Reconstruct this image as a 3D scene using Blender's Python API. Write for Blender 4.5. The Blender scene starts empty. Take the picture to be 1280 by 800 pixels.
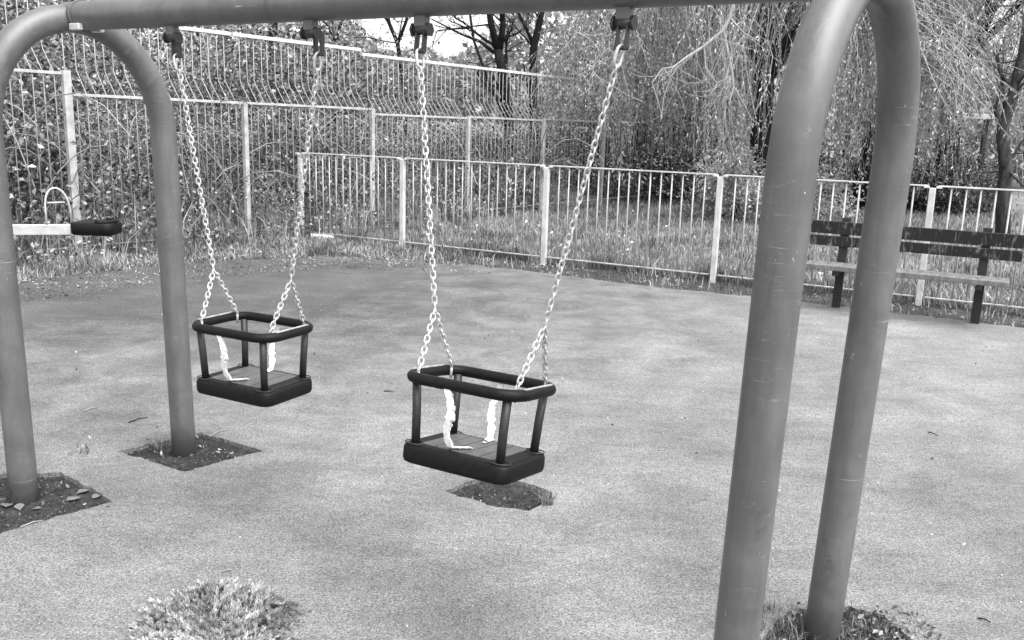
import bpy, bmesh, math
import numpy as np
from mathutils import Vector, Matrix
rng = np.random.default_rng(11)
SC = bpy.context.scene
COL = SC.collection
V3 = lambda *a: np.array(a, float)

# ---------------------------------------------------------------- mesh helper
class MB:
    def __init__(s): s.v=[]; s.n=0; s.q=[]; s.t=[]; s.g=[]; s.sm=True
    def add(s, v, quads=None, tris=None, ngons=None):
        v=np.asarray(v,float).reshape(-1,3); o=s.n; s.v.append(v); s.n+=len(v)
        if quads is not None and len(quads): s.q.append(np.asarray(quads,int)+o)
        if tris is not None and len(tris): s.t.append(np.asarray(tris,int)+o)
        for g in ngons or (): s.g.append([i+o for i in g])
        return s
    def mesh(s, name, mat=None, smooth=True):
        me=bpy.data.meshes.new(name)
        v=np.concatenate(s.v) if s.v else np.zeros((0,3))
        q=np.concatenate(s.q) if s.q else np.zeros((0,4),int)
        t=np.concatenate(s.t) if s.t else np.zeros((0,3),int)
        loops=np.concatenate([q.ravel(),t.ravel(),np.array([i for g in s.g for i in g],int)]).astype(np.int32)
        sizes=np.concatenate([np.full(len(q),4),np.full(len(t),3),np.array([len(g) for g in s.g],int)]).astype(np.int32)
        me.vertices.add(len(v)); me.vertices.foreach_set('co',v.astype(np.float32).ravel())
        me.loops.add(len(loops)); me.loops.foreach_set('vertex_index',loops)
        me.polygons.add(len(sizes))
        me.polygons.foreach_set('loop_start',np.concatenate([[0],np.cumsum(sizes)[:-1]]).astype(np.int32))
        me.polygons.foreach_set('loop_total',sizes)
        sm=np.full(len(sizes),bool(smooth))
        if len(s.g): sm[-len(s.g):]=False
        me.polygons.foreach_set('use_smooth',sm)
        me.update(calc_edges=True); me.validate()
        if mat: me.materials.append(mat)
        return me
    def obj(s, name, mat=None, parent=None, smooth=True, **tags):
        o=bpy.data.objects.new(name, s.mesh(name,mat,smooth)); COL.objects.link(o)
        if parent: o.parent=parent
        tag(o,**tags); return o

def tag(o,label=None,cat=None,group=None,kind=None):
    if label: o['label']=label
    if cat: o['category']=cat
    if group: o['group']=group
    if kind: o['kind']=kind
    return o
def thing(name,label,cat,loc=(0,0,0),rz=0,group=None):
    o=bpy.data.objects.new(name,None); COL.objects.link(o); o.location=loc; o.rotation_euler=(0,0,rz)
    o.empty_display_size=.1
    return tag(o,label,cat,group)
def copy_tree(o,parent=None):
    c=o.copy(); COL.objects.link(c)
    if parent: c.parent=parent
    for ch in list(o.children): copy_tree(ch,c)
    return c

def tube(mb,pts,rad,k=8,closed=False,cap=True):
    P=np.asarray(pts,float); n=len(P); r=np.broadcast_to(np.asarray(rad,float),(n,))
    if closed: T=np.roll(P,-1,0)-np.roll(P,1,0)
    else:
        T=np.empty_like(P); T[1:-1]=P[2:]-P[:-2]; T[0]=P[1]-P[0]; T[-1]=P[-1]-P[-2]
    T/=np.linalg.norm(T,axis=1)[:,None]+1e-12
    a=V3(0,0,1) if abs(T[0][2])<.9 else V3(1,0,0)
    u=np.cross(T[0],a); u/=np.linalg.norm(u)
    an=np.arange(k)*2*np.pi/k; vs=[]
    for i in range(n):
        u=u-T[i]*(u@T[i]); u/=np.linalg.norm(u)+1e-12; w=np.cross(T[i],u)
        vs.append(P[i]+r[i]*(np.cos(an)[:,None]*u+np.sin(an)[:,None]*w))
    j=np.arange(k); j2=(j+1)%k; Q=[]
    for i in range(n if closed else n-1):
        a0=i*k; b0=((i+1)%n)*k
        Q.append(np.stack([a0+j,a0+j2,b0+j2,b0+j],1))
    ng=[] if closed or not cap else [list(range(k))[::-1],[(n-1)*k+i for i in range(k)]]
    mb.add(np.concatenate(vs),np.concatenate(Q),ngons=ng); return mb

def box(mb,c,dims,ax=None,bev=0.0):
    """ax: 3x3 rows = local x,y,z directions"""
    ax=np.eye(3) if ax is None else np.asarray(ax,float)
    bm=bmesh.new(); bmesh.ops.create_cube(bm,size=1)
    for v in bm.verts: v.co=Vector((v.co.x*dims[0],v.co.y*dims[1],v.co.z*dims[2]))
    if bev: bmesh.ops.bevel(bm,geom=bm.edges[:],offset=bev,segments=2,affect='EDGES',profile=.5)
    bm.verts.index_update()
    v=np.array([x.co[:] for x in bm.verts])@ax+np.asarray(c,float)
    mb.add(v,ngons=[[x.index for x in f.verts] for f in bm.faces]); bm.free(); return mb

def rrect(hx,hy,r,seg=6):
    out=[]
    for cx,cy,a0 in ((hx-r,hy-r,0),(-hx+r,hy-r,90),(-hx+r,-hy+r,180),(hx-r,-hy+r,270)):
        for i in range(seg+1):
            a=math.radians(a0+90*i/seg); out.append((cx+r*math.cos(a),cy+r*math.sin(a)))
    return np.array(out)
def loops(mb,L):
    """list of (n,3) rings bottom to top, capped"""
    n=len(L[0]); j=np.arange(n); j2=(j+1)%n; Q=[]
    for i in range(len(L)-1): Q.append(np.stack([i*n+j,i*n+j2,(i+1)*n+j2,(i+1)*n+j],1))
    mb.add(np.concatenate(L),np.concatenate(Q),ngons=[list(range(n))[::-1],[(len(L)-1)*n+i for i in range(n)]])

def unit(n,rg=rng):
    a=rg.normal(size=(n,3)); return a/np.linalg.norm(a,axis=1)[:,None]
def leaves(mb,P,size,aspect=.5,upbias=0.0,axis=None,rg=rng,fold=.25):
    """leaf shaped quads at P: pointed, slightly folded"""
    P=np.asarray(P,float); n=len(P)
    u=unit(n,rg) if axis is None else axis+unit(n,rg)*.6
    u[:,2]+=upbias; u/=np.linalg.norm(u,axis=1)[:,None]
    w=np.cross(u,unit(n,rg)); w/=np.linalg.norm(w,axis=1)[:,None]; nn=np.cross(u,w)
    s=(size[0]+(size[1]-size[0])*rg.random(n))[:,None]
    v=np.stack([P,P+u*s*.45+w*s*aspect*.5+nn*s*fold*.5,P+u*s,P+u*s*.45-w*s*aspect*.5+nn*s*fold*.5],1)
    mb.add(v.reshape(-1,3),np.arange(4*n).reshape(n,4)); return mb
def blades(mb,P,h,w,lean=.5,rg=rng):
    P=np.asarray(P,float); n=len(P); a=rg.random(n)*6.283
    hh=(h[0]+(h[1]-h[0])*rg.random(n)**1.5)[:,None]
    side=np.stack([np.cos(a),np.sin(a),0*a],1); b=rg.random(n)*6.283
    ld=np.stack([np.cos(b),np.sin(b),0*b],1)*(lean*rg.random(n))[:,None]
    up=V3(0,0,1)
    m=P+hh*(up*.6+ld*.3); t=P+hh*(up*.95+ld)
    v=np.stack([P-side*w*.5,P+side*w*.5,m+side*w*.4,m-side*w*.4,t],1)
    i=np.arange(n)[:,None]*5
    mb.add(v.reshape(-1,3),i+np.array([[0,1,2,3]]),i+np.array([[3,2,4]])); return mb

# ---------------------------------------------------------------- materials (a black and white world: neutral greys)
def nmat(name):
    m=bpy.data.materials.new(name); m.use_nodes=True; nt=m.node_tree; b=nt.nodes['Principled BSDF']
    return m,nt,b
def N(nt,t,**k):
    n=nt.nodes.new(t)
    for a,v in k.items():
        if a in n.inputs: n.inputs[a].default_value=v
        else: setattr(n,a,v)
    return n
def gv(v): return (v,v,v,1)
def ramp(nt,fac,stops,interp='LINEAR'):
    r=nt.nodes.new('ShaderNodeValToRGB'); r.color_ramp.interpolation=interp
    e=r.color_ramp.elements
    while len(e)<len(stops): e.new(.5)
    for i,(p,c) in enumerate(stops): e[i].position=p; e[i].color=gv(c)
    nt.links.new(fac,r.inputs[0]); return r.outputs[0]
def mix(nt,mode,a,b,f=1.0):
    m=nt.nodes.new('ShaderNodeMixRGB'); m.blend_type=mode
    for i,x in ((0,f),(1,a),(2,b)):
        if isinstance(x,(int,float)): m.inputs[i].default_value=x if i==0 else gv(x)
        else: nt.links.new(x,m.inputs[i])
    return m.outputs[0]
def coords(nt,scale=(1,1,1),kind='Object'):
    tc=nt.nodes.new('ShaderNodeTexCoord'); mp=nt.nodes.new('ShaderNodeMapping'); mp.inputs['Scale'].default_value=scale
    nt.links.new(tc.outputs[kind],mp.inputs[0]); return mp.outputs[0]
def noise(nt,co,scale,detail=4,rough=.55,dist=0):
    n=N(nt,'ShaderNodeTexNoise',Scale=scale,Detail=detail,Roughness=rough,Distortion=dist); nt.links.new(co,n.inputs['Vector']); return n.outputs['Fac']
def bump(nt,b,h,st,dist=.01):
    bp=N(nt,'ShaderNodeBump',Strength=st,Distance=dist); nt.links.new(h,bp.inputs['Height']); nt.links.new(bp.outputs[0],b.inputs['Normal'])

def mat_plain(name,v,rough=.6,metal=0,var=.15,scale=30,bst=.1):
    m,nt,b=nmat(name); co=coords(nt); n=noise(nt,co,scale,5,.6)
    c=ramp(nt,n,[(.25,v*(1-var)),(.75,v*(1+var))]); nt.links.new(c,b.inputs['Base Color'])
    b.inputs['Roughness'].default_value=rough; b.inputs['Metallic'].default_value=metal
    if bst: bump(nt,b,n,bst,.003)
    return m
def mat_leaf(name,lo,hi,trans=.35,power=1.0):
    m,nt,b=nmat(name)
    g=nt.nodes.new('ShaderNodeNewGeometry')
    c=ramp(nt,g.outputs['Random Per Island'],[(0,lo),(.6,lo+(hi-lo)*.38),(1,hi)])
    c=mix(nt,'MULTIPLY',c,ramp(nt,noise(nt,coords(nt),1.5,4,.65,.4),[(.36,.35),(.5,.9),(.64,1.35)]))
    nt.links.new(c,b.inputs['Base Color']); b.inputs['Roughness'].default_value=.5; b.inputs['Specular IOR Level'].default_value=.35
    t=nt.nodes.new('ShaderNodeBsdfTranslucent'); nt.links.new(c,t.inputs[0])
    ms=nt.nodes.new('ShaderNodeMixShader'); ms.inputs[0].default_value=trans
    nt.links.new(b.outputs[0],ms.inputs[1]); nt.links.new(t.outputs[0],ms.inputs[2])
    nt.links.new(ms.outputs[0],nt.nodes['Material Output'].inputs[0]); return m

def mat_safety_surface():
    m,nt,b=nmat('wet_pour_surface'); co=coords(nt)
    big=noise(nt,co,.45,5,.6,.3); mid=noise(nt,co,2.2,8,.72,.4); fine=noise(nt,co,110,3,.8); grain=noise(nt,co,260,2,.85)
    c=ramp(nt,big,[(.3,.122),(.5,.153),(.7,.188)])
    c=mix(nt,'MULTIPLY',c,ramp(nt,mid,[(.28,.70),(.5,1.0),(.70,1.28)]))
    stn=noise(nt,coords(nt,(1,1.5,1)),.9,9,.72,.5)
    c=mix(nt,'MULTIPLY',c,ramp(nt,stn,[(.56,1.0),(.66,.80)]),.8)
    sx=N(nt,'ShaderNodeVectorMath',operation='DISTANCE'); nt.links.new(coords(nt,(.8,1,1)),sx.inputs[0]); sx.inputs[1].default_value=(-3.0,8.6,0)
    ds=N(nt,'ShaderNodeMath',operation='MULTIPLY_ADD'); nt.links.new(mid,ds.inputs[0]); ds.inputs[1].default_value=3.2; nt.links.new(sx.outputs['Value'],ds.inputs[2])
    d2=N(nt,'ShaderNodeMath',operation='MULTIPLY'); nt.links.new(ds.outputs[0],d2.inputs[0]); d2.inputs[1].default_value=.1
    c=mix(nt,'MULTIPLY',c,ramp(nt,d2.outputs[0],[(.36,.46),(.62,1.0)]))     # tree shade over the far left, painted into the colour
    g2=noise(nt,co,32,4,.7); c=mix(nt,'MULTIPLY',c,ramp(nt,g2,[(.3,.72),(.5,1.0),(.7,1.25)]))
    pit=noise(nt,co,48,5,.75); c=mix(nt,'MULTIPLY',c,ramp(nt,pit,[(.62,1.0),(.70,.35)]))
    tc=nt.nodes.new('ShaderNodeMapping'); tc.inputs['Rotation'].default_value=(0,0,.5); tc.inputs['Scale'].default_value=(.9,2.4,1); nt.links.new(co,tc.inputs[0])
    sk=noise(nt,tc.outputs[0],2.6,8,.75,.3); c=mix(nt,'MULTIPLY',c,ramp(nt,sk,[(.36,.86),(.5,1.0),(.66,1.16)]))
    c=mix(nt,'MULTIPLY',c,ramp(nt,fine,[(.34,.34),(.5,1.0),(.66,1.7)]))
    c=mix(nt,'MULTIPLY',c,ramp(nt,grain,[(.34,.45),(.5,1.0),(.68,1.7)]))
    v=N(nt,'ShaderNodeTexVoronoi',Scale=4.0); nt.links.new(co,v.inputs['Vector'])
    c=mix(nt,'MIX',c,.45,ramp(nt,v.outputs['Distance'],[(.012,1),(.024,0)]))
    nt.links.new(c,b.inputs['Base Color']); b.inputs['Roughness'].default_value=.85; b.inputs['Specular IOR Level'].default_value=.3
    h=mix(nt,'ADD',fine,grain,.6); bump(nt,b,h,.8,.006); return m
def mat_soil():
    m,nt,b=nmat('dark_soil'); co=coords(nt); n1=noise(nt,co,14,6,.7); n2=noise(nt,co,90,3,.7)
    c=ramp(nt,n1,[(.3,.008),(.55,.025),(.75,.06)]); c=mix(nt,'MULTIPLY',c,ramp(nt,n2,[(.3,.5),(.7,1.6)]))
    v=N(nt,'ShaderNodeTexVoronoi',Scale=38.0); nt.links.new(co,v.inputs['Vector'])
    c=mix(nt,'MIX',c,.3,ramp(nt,v.outputs['Distance'],[(.10,.8),(.16,0)]))
    nt.links.new(c,b.inputs['Base Color']); b.inputs['Roughness'].default_value=.95
    bump(nt,b,mix(nt,'ADD',n1,n2,.5),.9,.02); return m
def mat_litter():
    m,nt,b=nmat('leaf_mould'); co=coords(nt); n1=noise(nt,co,3,6,.7); n2=noise(nt,co,40,4,.7)
    c=ramp(nt,n1,[(.3,.014),(.5,.032),(.75,.08)]); c=mix(nt,'MULTIPLY',c,ramp(nt,n2,[(.3,.4),(.5,1),(.7,1.8)]))
    nt.links.new(c,b.inputs['Base Color']); b.inputs['Roughness'].default_value=.95; bump(nt,b,n2,.9,.03); return m
def mat_turf():
    m,nt,b=nmat('turf'); co=coords(nt); n1=noise(nt,co,.8,5,.6); n2=noise(nt,co,25,4,.7)
    c=ramp(nt,n1,[(.3,.11),(.7,.21)]); c=mix(nt,'MULTIPLY',c,ramp(nt,n2,[(.3,.5),(.7,1.4)]))
    nt.links.new(c,b.inputs['Base Color']); b.inputs['Roughness'].default_value=.9; bump(nt,b,n2,.8,.03); return m
def mat_frame_paint():
    m,nt,b=nmat('worn_grey_paint'); co=coords(nt)
    n1=noise(nt,co,5,6,.65,.3); n2=noise(nt,coords(nt,(1,1,.18)),26,5,.7)
    c=ramp(nt,n1,[(.25,.068),(.5,.090),(.75,.118)])
    c=mix(nt,'MULTIPLY',c,ramp(nt,n2,[(.3,.84),(.7,1.14)]))
    sc=noise(nt,coords(nt,(1,1,3.2)),9,8,.82,1.5)      # pale scuffs
    c=mix(nt,'MIX',c,.22,ramp(nt,sc,[(.585,0),(.69,.55)]))
    rg=noise(nt,coords(nt,(3,3,70)),1.6,3,.6,.6)       # scratches round the tube
    msk=noise(nt,coords(nt,(1,1,1)),6,3,.6)
    c=mix(nt,'MIX',c,.34,mix(nt,'MULTIPLY',ramp(nt,rg,[(.66,0),(.72,.8)]),ramp(nt,msk,[(.5,0),(.62,1)])))
    dk=noise(nt,coords(nt,(1,1,.6)),7,6,.75,.8)
    c=mix(nt,'MIX',c,.035,ramp(nt,dk,[(.58,0),(.72,.7)]))
    ch=noise(nt,coords(nt,(1,1,.5)),55,4,.7)
    c=mix(nt,'MIX',c,.42,ramp(nt,ch,[(.70,0),(.73,.9)]))
    sp_=N(nt,'ShaderNodeSeparateXYZ'); nt.links.new(co,sp_.inputs[0])
    zz=N(nt,'ShaderNodeMath',operation='MULTIPLY_ADD'); nt.links.new(n1,zz.inputs[0]); zz.inputs[1].default_value=.55; nt.links.new(sp_.outputs[2],zz.inputs[2])
    c=mix(nt,'MIX',c,.045,ramp(nt,zz.outputs[0],[(.22,.75),(.42,0)]))      # splashed dirt at the foot
    nt.links.new(c,b.inputs['Base Color'])
    r=ramp(nt,n2,[(.3,.33),(.7,.46)]); nt.links.new(r,b.inputs['Roughness'])
    bump(nt,b,n2,.10,.002); return m
def mat_bench(name,lo,hi,a,b_):
    m,nt,b=nmat(name)
    n1=noise(nt,coords(nt,(5,1.2,1.2)),5,6,.7,.6); n2=noise(nt,coords(nt,(2,30,30)),9,4,.6)
    c=ramp(nt,n1,[(a,lo),(b_,hi)]); c=mix(nt,'MULTIPLY',c,ramp(nt,n2,[(.3,.7),(.7,1.2)]))
    nt.links.new(c,b.inputs['Base Color']); b.inputs['Roughness'].default_value=.85; bump(nt,b,n2,.4,.004); return m
def mat_bark(name,lo,hi):
    m,nt,b=nmat(name); n=noise(nt,coords(nt,(1,1,.25)),18,6,.7,.4)
    c=ramp(nt,n,[(.3,lo),(.7,hi)]); nt.links.new(c,b.inputs['Base Color']); b.inputs['Roughness'].default_value=.9; b.inputs['Specular IOR Level'].default_value=.1
    bump(nt,b,n,.8,.03); return m

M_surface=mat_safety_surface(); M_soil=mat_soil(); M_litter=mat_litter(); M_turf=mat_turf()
M_paint=mat_frame_paint()
M_fence=mat_plain('galvanised_fence',.34,.5,0,.35,9)
M_bar=mat_plain('dull_fence_bar',.24,.5,0,.3,8)
M_rail=mat_plain('pale_galvanised_rail',.48,.45,0,.3,9)
M_chain=mat_plain('galvanised_chain',.46,.36,.5,.5,45)
M_hanger=mat_plain('greasy_steel',.03,.45,.3,.4,60)
M_lug=mat_plain('pale_steel',.5,.4,.2,.2,40)
M_rubber=mat_plain('black_rubber',.006,.5,0,.5,50,.12)
M_spindle=mat_plain('grey_rubber_spindle',.014,.5,0,.3,50,.15)
M_rubber.node_tree.nodes['Principled BSDF'].inputs['Specular IOR Level'].default_value=.15
M_pad=mat_plain('worn_rubber_pad',.085,.5,0,.35,22,.2)
M_strap=mat_plain('frayed_white_strap',.68,.9,0,.2,70,.8)
M_pale=mat_plain('pale_painted_beam',.42,.5,0,.2,14)
M_concrete=mat_plain('pale_concrete',.62,.9,0,.2,20,.4)
M_slat=mat_bench('lichened_bench_slat',.004,.16,.54,.68); M_seat=mat_bench('weathered_bench_seat',.07,.19,.35,.7)
M_benchleg=mat_plain('dark_bench_steel',.010,.6,.2,.3,20)
M_bark=mat_bark('dark_bark',.004,.022); M_bark2=mat_bark('mottled_bark',.010,.09); M_palebark=mat_bark('pale_bark',.20,.40)
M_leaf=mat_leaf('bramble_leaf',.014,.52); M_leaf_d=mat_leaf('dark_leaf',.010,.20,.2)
M_willow=mat_leaf('willow_leaf',.04,.80,.35); M_spray=mat_leaf('pale_spray_leaf',.22,.80,.4); M_far=mat_leaf('far_leaf',.18,.46,.3)  # far_leaf carries the distance haze as a paler leaf colour
M_grass=mat_leaf('grass_blade',.09,.55,.35); M_dead=mat_leaf('dead_leaf',.05,.46,.15); M_meadow=mat_leaf('meadow_blade',.09,.50,.35); M_cane=mat_leaf('bramble_cane',.10,.40,.0)
M_conifer=mat_leaf('pale_sprig',.34,.85,.3); M_white=mat_leaf('white_petal',.6,.85,.2)

# ---------------------------------------------------------------- camera
f_px=1121.065; pitch=.21100; roll=.0310; H_CAM=1.55
cp,sp,cr,sr=math.cos(pitch),math.sin(pitch),math.cos(roll),math.sin(roll)
fw=V3(0,cp,-sp); up=V3(0,sp,cp); rt=V3(1,0,0)
R2=cr*rt+sr*up; U2=-sr*rt+cr*up; CAM=V3(0,0,H_CAM)
cam=bpy.data.cameras.new('camera'); co=bpy.data.objects.new('camera',cam); COL.objects.link(co)
co.matrix_world=Matrix(((R2[0],U2[0],-fw[0],0),(R2[1],U2[1],-fw[1],0),(R2[2],U2[2],-fw[2],H_CAM),(0,0,0,1)))
cam.sensor_width=36; cam.lens=36*f_px/1280; cam.clip_end=800; cam.clip_start=.05
SC.camera=co
def at(x,y,Y):
    """the world point a measured photo position has at a depth of Y metres"""
    d=fw+R2*(x-640)/f_px-U2*(y-400)/f_px; return CAM+d*(Y/d[1])
def on(x,y,z=0):
    d=fw+R2*(x-640)/f_px-U2*(y-400)/f_px; return CAM+d*((z-CAM[2])/d[2])

# ---------------------------------------------------------------- light
w=bpy.data.worlds.new('World'); SC.world=w; w.use_nodes=True; nt=w.node_tree
SUN_EL,SUN_AZ=math.radians(60),math.radians(135)      # azimuth clockwise from +Y
sky=nt.nodes.new('ShaderNodeTexSky'); sky.sky_type='NISHITA'; sky.sun_disc=False; sky.sun_elevation=SUN_EL; sky.sun_rotation=SUN_AZ
sky.dust_density=4.0; sky.air_density=1.5
bw=nt.nodes.new('ShaderNodeRGBToBW'); nt.links.new(sky.outputs[0],bw.inputs[0]); nt.links.new(bw.outputs[0],nt.nodes['Background'].inputs[0])
nt.nodes['Background'].inputs[1].default_value=.15
sl=bpy.data.lights.new('sun','SUN'); sl.energy=1.25; sl.angle=math.radians(70); so=bpy.data.objects.new('sun',sl); COL.objects.link(so)
sd=Vector((math.sin(SUN_AZ)*math.cos(SUN_EL),math.cos(SUN_AZ)*math.cos(SUN_EL),math.sin(SUN_EL)))
so.rotation_euler=sd.to_track_quat('Z','Y').to_euler(); so.location=(6,2,9)
SC.view_settings.view_transform='Standard'; SC.view_settings.look='None'; SC.view_settings.gamma=1; SC.view_settings.exposure=1.68
SC.cycles.use_denoising=True
SC.cycles.max_bounces=6; SC.cycles.diffuse_bounces=3

# ---------------------------------------------------------------- terrain
TF0=V3(-4.82,9.81,0); TFa=.9604; TD=V3(math.cos(TFa),math.sin(TFa),0); TN=V3(-math.sin(TFa),math.cos(TFa),0); TS=2.306
LF0=V3(-1.46,11.64,0); LD=V3(.87696,-.48056,0); LN=V3(.48056,.87696,0)
def zbank(x,y):
    s=(x-TF0[0])*TN[0]+(y-TF0[1])*TN[1]
    t=np.clip((s-.4)/7,0,1); return -.035+1.7*t*t*(3-2*t)
g=np.sinh(np.linspace(-1,1,181)*5.2); g=g/g[-1]*220
X,Y=np.meshgrid(g,g+8,indexing='ij'); Z=zbank(X,Y)+.02*np.sin(X*1.3)*np.sin(Y*.9+1)*(np.hypot(X,Y)>9.5)*0
n=len(g); i=np.arange(n-1)[:,None]*n+np.arange(n-1)[None,:]
MB().add(np.stack([X,Y,Z],-1),np.stack([i,i+n,i+n+1,i+1],-1).reshape(-1,4)).obj('ground',M_turf,kind='structure')

def sheet(name,poly,z,thick,mat,jit=.02,step=.12,**k):
    P=np.array(poly,float); out=[]
    if sum(a[0]*b[1]-b[0]*a[1] for a,b in zip(P,np.roll(P,-1,0)))<0: P=P[::-1]
    for a,b in zip(P,np.roll(P,-1,0)):
        m=max(1,int(np.linalg.norm(b-a)/step))
        for q in range(m): out.append(a+(b-a)*q/m)
    out=np.array(out); ph=np.cumsum(rng.normal(size=out.shape)*jit*.5,0); ph-=np.linspace(0,1,len(ph))[:,None]*ph[-1]
    ph=np.clip(ph,-jit*2,jit*2); out=out+ph+rng.normal(size=out.shape)*jit*.35
    L=[np.c_[out,np.full(len(out),z-thick)],np.c_[out,np.full(len(out),z)]]
    mb=MB(); loops(mb,L); return mb.obj(name,mat,smooth=False,**k)
# soil border under both fences and the play surface
sheet('soil_border',[(-9,3.0),(-6.6,7.6),(-5.2,9.85),(-3.0,12.95),(-1.3,11.9),(.5,10.9),(2.3,9.95),(4.1,8.95),(9.5,6.0),(9.5,-6),(-9,-6)],-.030,.2,M_litter,.03,kind='structure')
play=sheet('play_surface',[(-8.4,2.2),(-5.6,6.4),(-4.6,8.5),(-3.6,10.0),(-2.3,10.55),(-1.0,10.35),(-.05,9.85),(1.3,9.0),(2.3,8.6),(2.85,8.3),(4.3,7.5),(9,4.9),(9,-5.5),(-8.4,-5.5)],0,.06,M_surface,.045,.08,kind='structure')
for poly in ([(-1.85,4.0),(-1.43,3.76),(-1.18,4.06),(-1.54,4.29)],[(-2.28,3.32),(-1.896,3.11),(-1.631,3.423),(-1.96,3.71),(-2.35,3.66)],
             [(-.282,3.644),(-.123,3.811),(.03,3.80),(.20,3.68),(.213,3.60),(.107,3.457),(-.043,3.494)],[tuple(on(*q)[:2]) for q in ((948,800),(985,764),(1060,760),(1105,772),(1140,800),(1125,900),(940,900))]):
    cut=sheet('patch_cutter',poly,.05,.2,M_soil,.007,.02)
    md=play.modifiers.new('cut','BOOLEAN'); md.object=cut; md.operation='DIFFERENCE'; md.solver='EXACT'
    me=bpy.data.meshes.new_from_object(play.evaluated_get(bpy.context.evaluated_depsgraph_get())); play.modifiers.clear(); play.data=me
    for p_ in me.polygons: p_.material_index=0
    bpy.data.objects.remove(cut)
    c0=np.array(poly,float).mean(0); sheet('soil_patch',[tuple(c0+(np.array(q)-c0)*1.12) for q in poly],-.021,.004,M_soil,.004,.03,kind='structure')

# ---------------------------------------------------------------- swing frame
ph1,w1,s1,k1=.921,.369,-.001,-.053; ph2,w2,s2,k2=.919,.368,-.019,.055
D=.109; HH=1.926; RR=.452
def hoop_path(x,y,ph,w_,s_,k_):
    n_=V3(math.cos(ph),math.sin(ph),0); e_=V3(math.sin(ph),-math.cos(ph),0); wt=w_-s_; hz=HH-RR; out=[]
    def pt(u,z): out.append(V3(x,y,0)+n_*u+e_*k_*z/HH+V3(0,0,z))
    for q in np.linspace(0,1,8)[:-1]: pt(-(w_+(wt-w_)*q),-.10+(hz+.10)*q)
    for a in np.linspace(math.pi,0,33): pt(wt*math.cos(a),hz+RR*math.sin(a))
    for q in np.linspace(1,0,8)[1:]: pt(w_+(wt-w_)*q,-.10+(hz+.10)*q)
    return np.array(out)
BA=V3(-1.8118,3.7881,1.936); BB=V3(.8417,2.2784,1.936)
be=BB-BA; BL=np.linalg.norm(be); be/=BL; bn=V3(-be[1],be[0],0)
frame=thing('swing_frame','grey steel swing frame of two arched hoops and a top bar','swing frame',((BA[0]+BB[0])/2,(BA[1]+BB[1])/2,0))
FO=np.array(frame.location)
h0=hoop_path(-1.77,3.756,ph1,w1,s1,k1); h1=hoop_path(.798,2.312,ph2,w2,s2,k2)
for h in (h0,h1):
    tube(MB(),h-FO,D/2,40).obj('hoop_leg',M_paint,frame)
cb=MB(); tube(cb,[BA+be*(-.03)-FO]+[BA+be*BL*q-FO for q in np.linspace(.0,1,9)]+[BB+be*.02-FO],D/2*1.02,40)
bar=cb.obj('crossbar',M_paint,frame)
AX=np.array([be,bn,[0,0,1]])
for P0,sg in ((BA,1),(BB,-1)):
    b_=MB(); q=P0+be*sg*(.055)-FO
    tube(b_,[q-be*.008,q+be*.008],D/2+.006,36); cl=b_.obj('clamp',M_paint,frame)
    for zz in (-1,1):
        box(MB(),q+be*sg*.03+V3(0,0,-.047)+bn*zz*.048,(.06,.022,.026),AX,.004).obj('clamp_lug',M_lug,cl)
        box(MB(),q-be*sg*.055+V3(0,0,-.03)+bn*zz*.062,(.05,.016,.012),AX,.003).obj('clamp_lug',M_lug,cl)
ts=[.584,1.268,1.727,2.411]
for t in ts:
    q=BA+be*t-FO; mbh=MB()
    box(mbh,q+V3(0,0,-D/2-.012),(.044,.03,.04),AX,.004)
    hg=mbh.obj('hanger',M_paint,frame)
    m2=MB(); c=q+V3(0,0,-D/2-.04)
    tube(m2,[c-be*.028,c+be*.028],.016,16); tube(m2,[c-be*.033,c-be*.026],.022,6); tube(m2,[c+be*.026,c+be*.033],.022,6)
    m2.obj('pivot_bolt',M_hanger,hg)
    s_=MB()
# ---------------------------------------------------------------- cradle swings
def link_ring(mb,c,t,side,L=.026,W=.0092,r=.0030):
    """oval chain link centred c along t"""
    pts=[]
    for a in np.linspace(0,2*np.pi,14,endpoint=False):
        x=math.cos(a)*W; y=math.sin(a)
        y=(L/2-W*.9)*np.sign(y)*(1 if abs(y)>.05 else 0)+W*.9*y
        pts.append(c+side*x*.82+t*y)
    tube(mb,pts,r,6,closed=True)
def chain(mb,A,B,pitch=.0195):
    A,B=np.array(A),np.array(B); d=B-A; L=np.linalg.norm(d); t=d/L; n_=max(2,int(round(L/pitch)))
    a=np.cross(t,V3(.3,.8,.2)); a/=np.linalg.norm(a); b=np.cross(t,a)
    for i in range(n_):
        c=A+d*(i+.5)/n_; th=(i%2)*math.pi/2+.35+rng.normal()*.16
        link_ring(mb,c,t,a*math.cos(th)+b*math.sin(th))
PIV=BA[2]-D/2-.04
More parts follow.
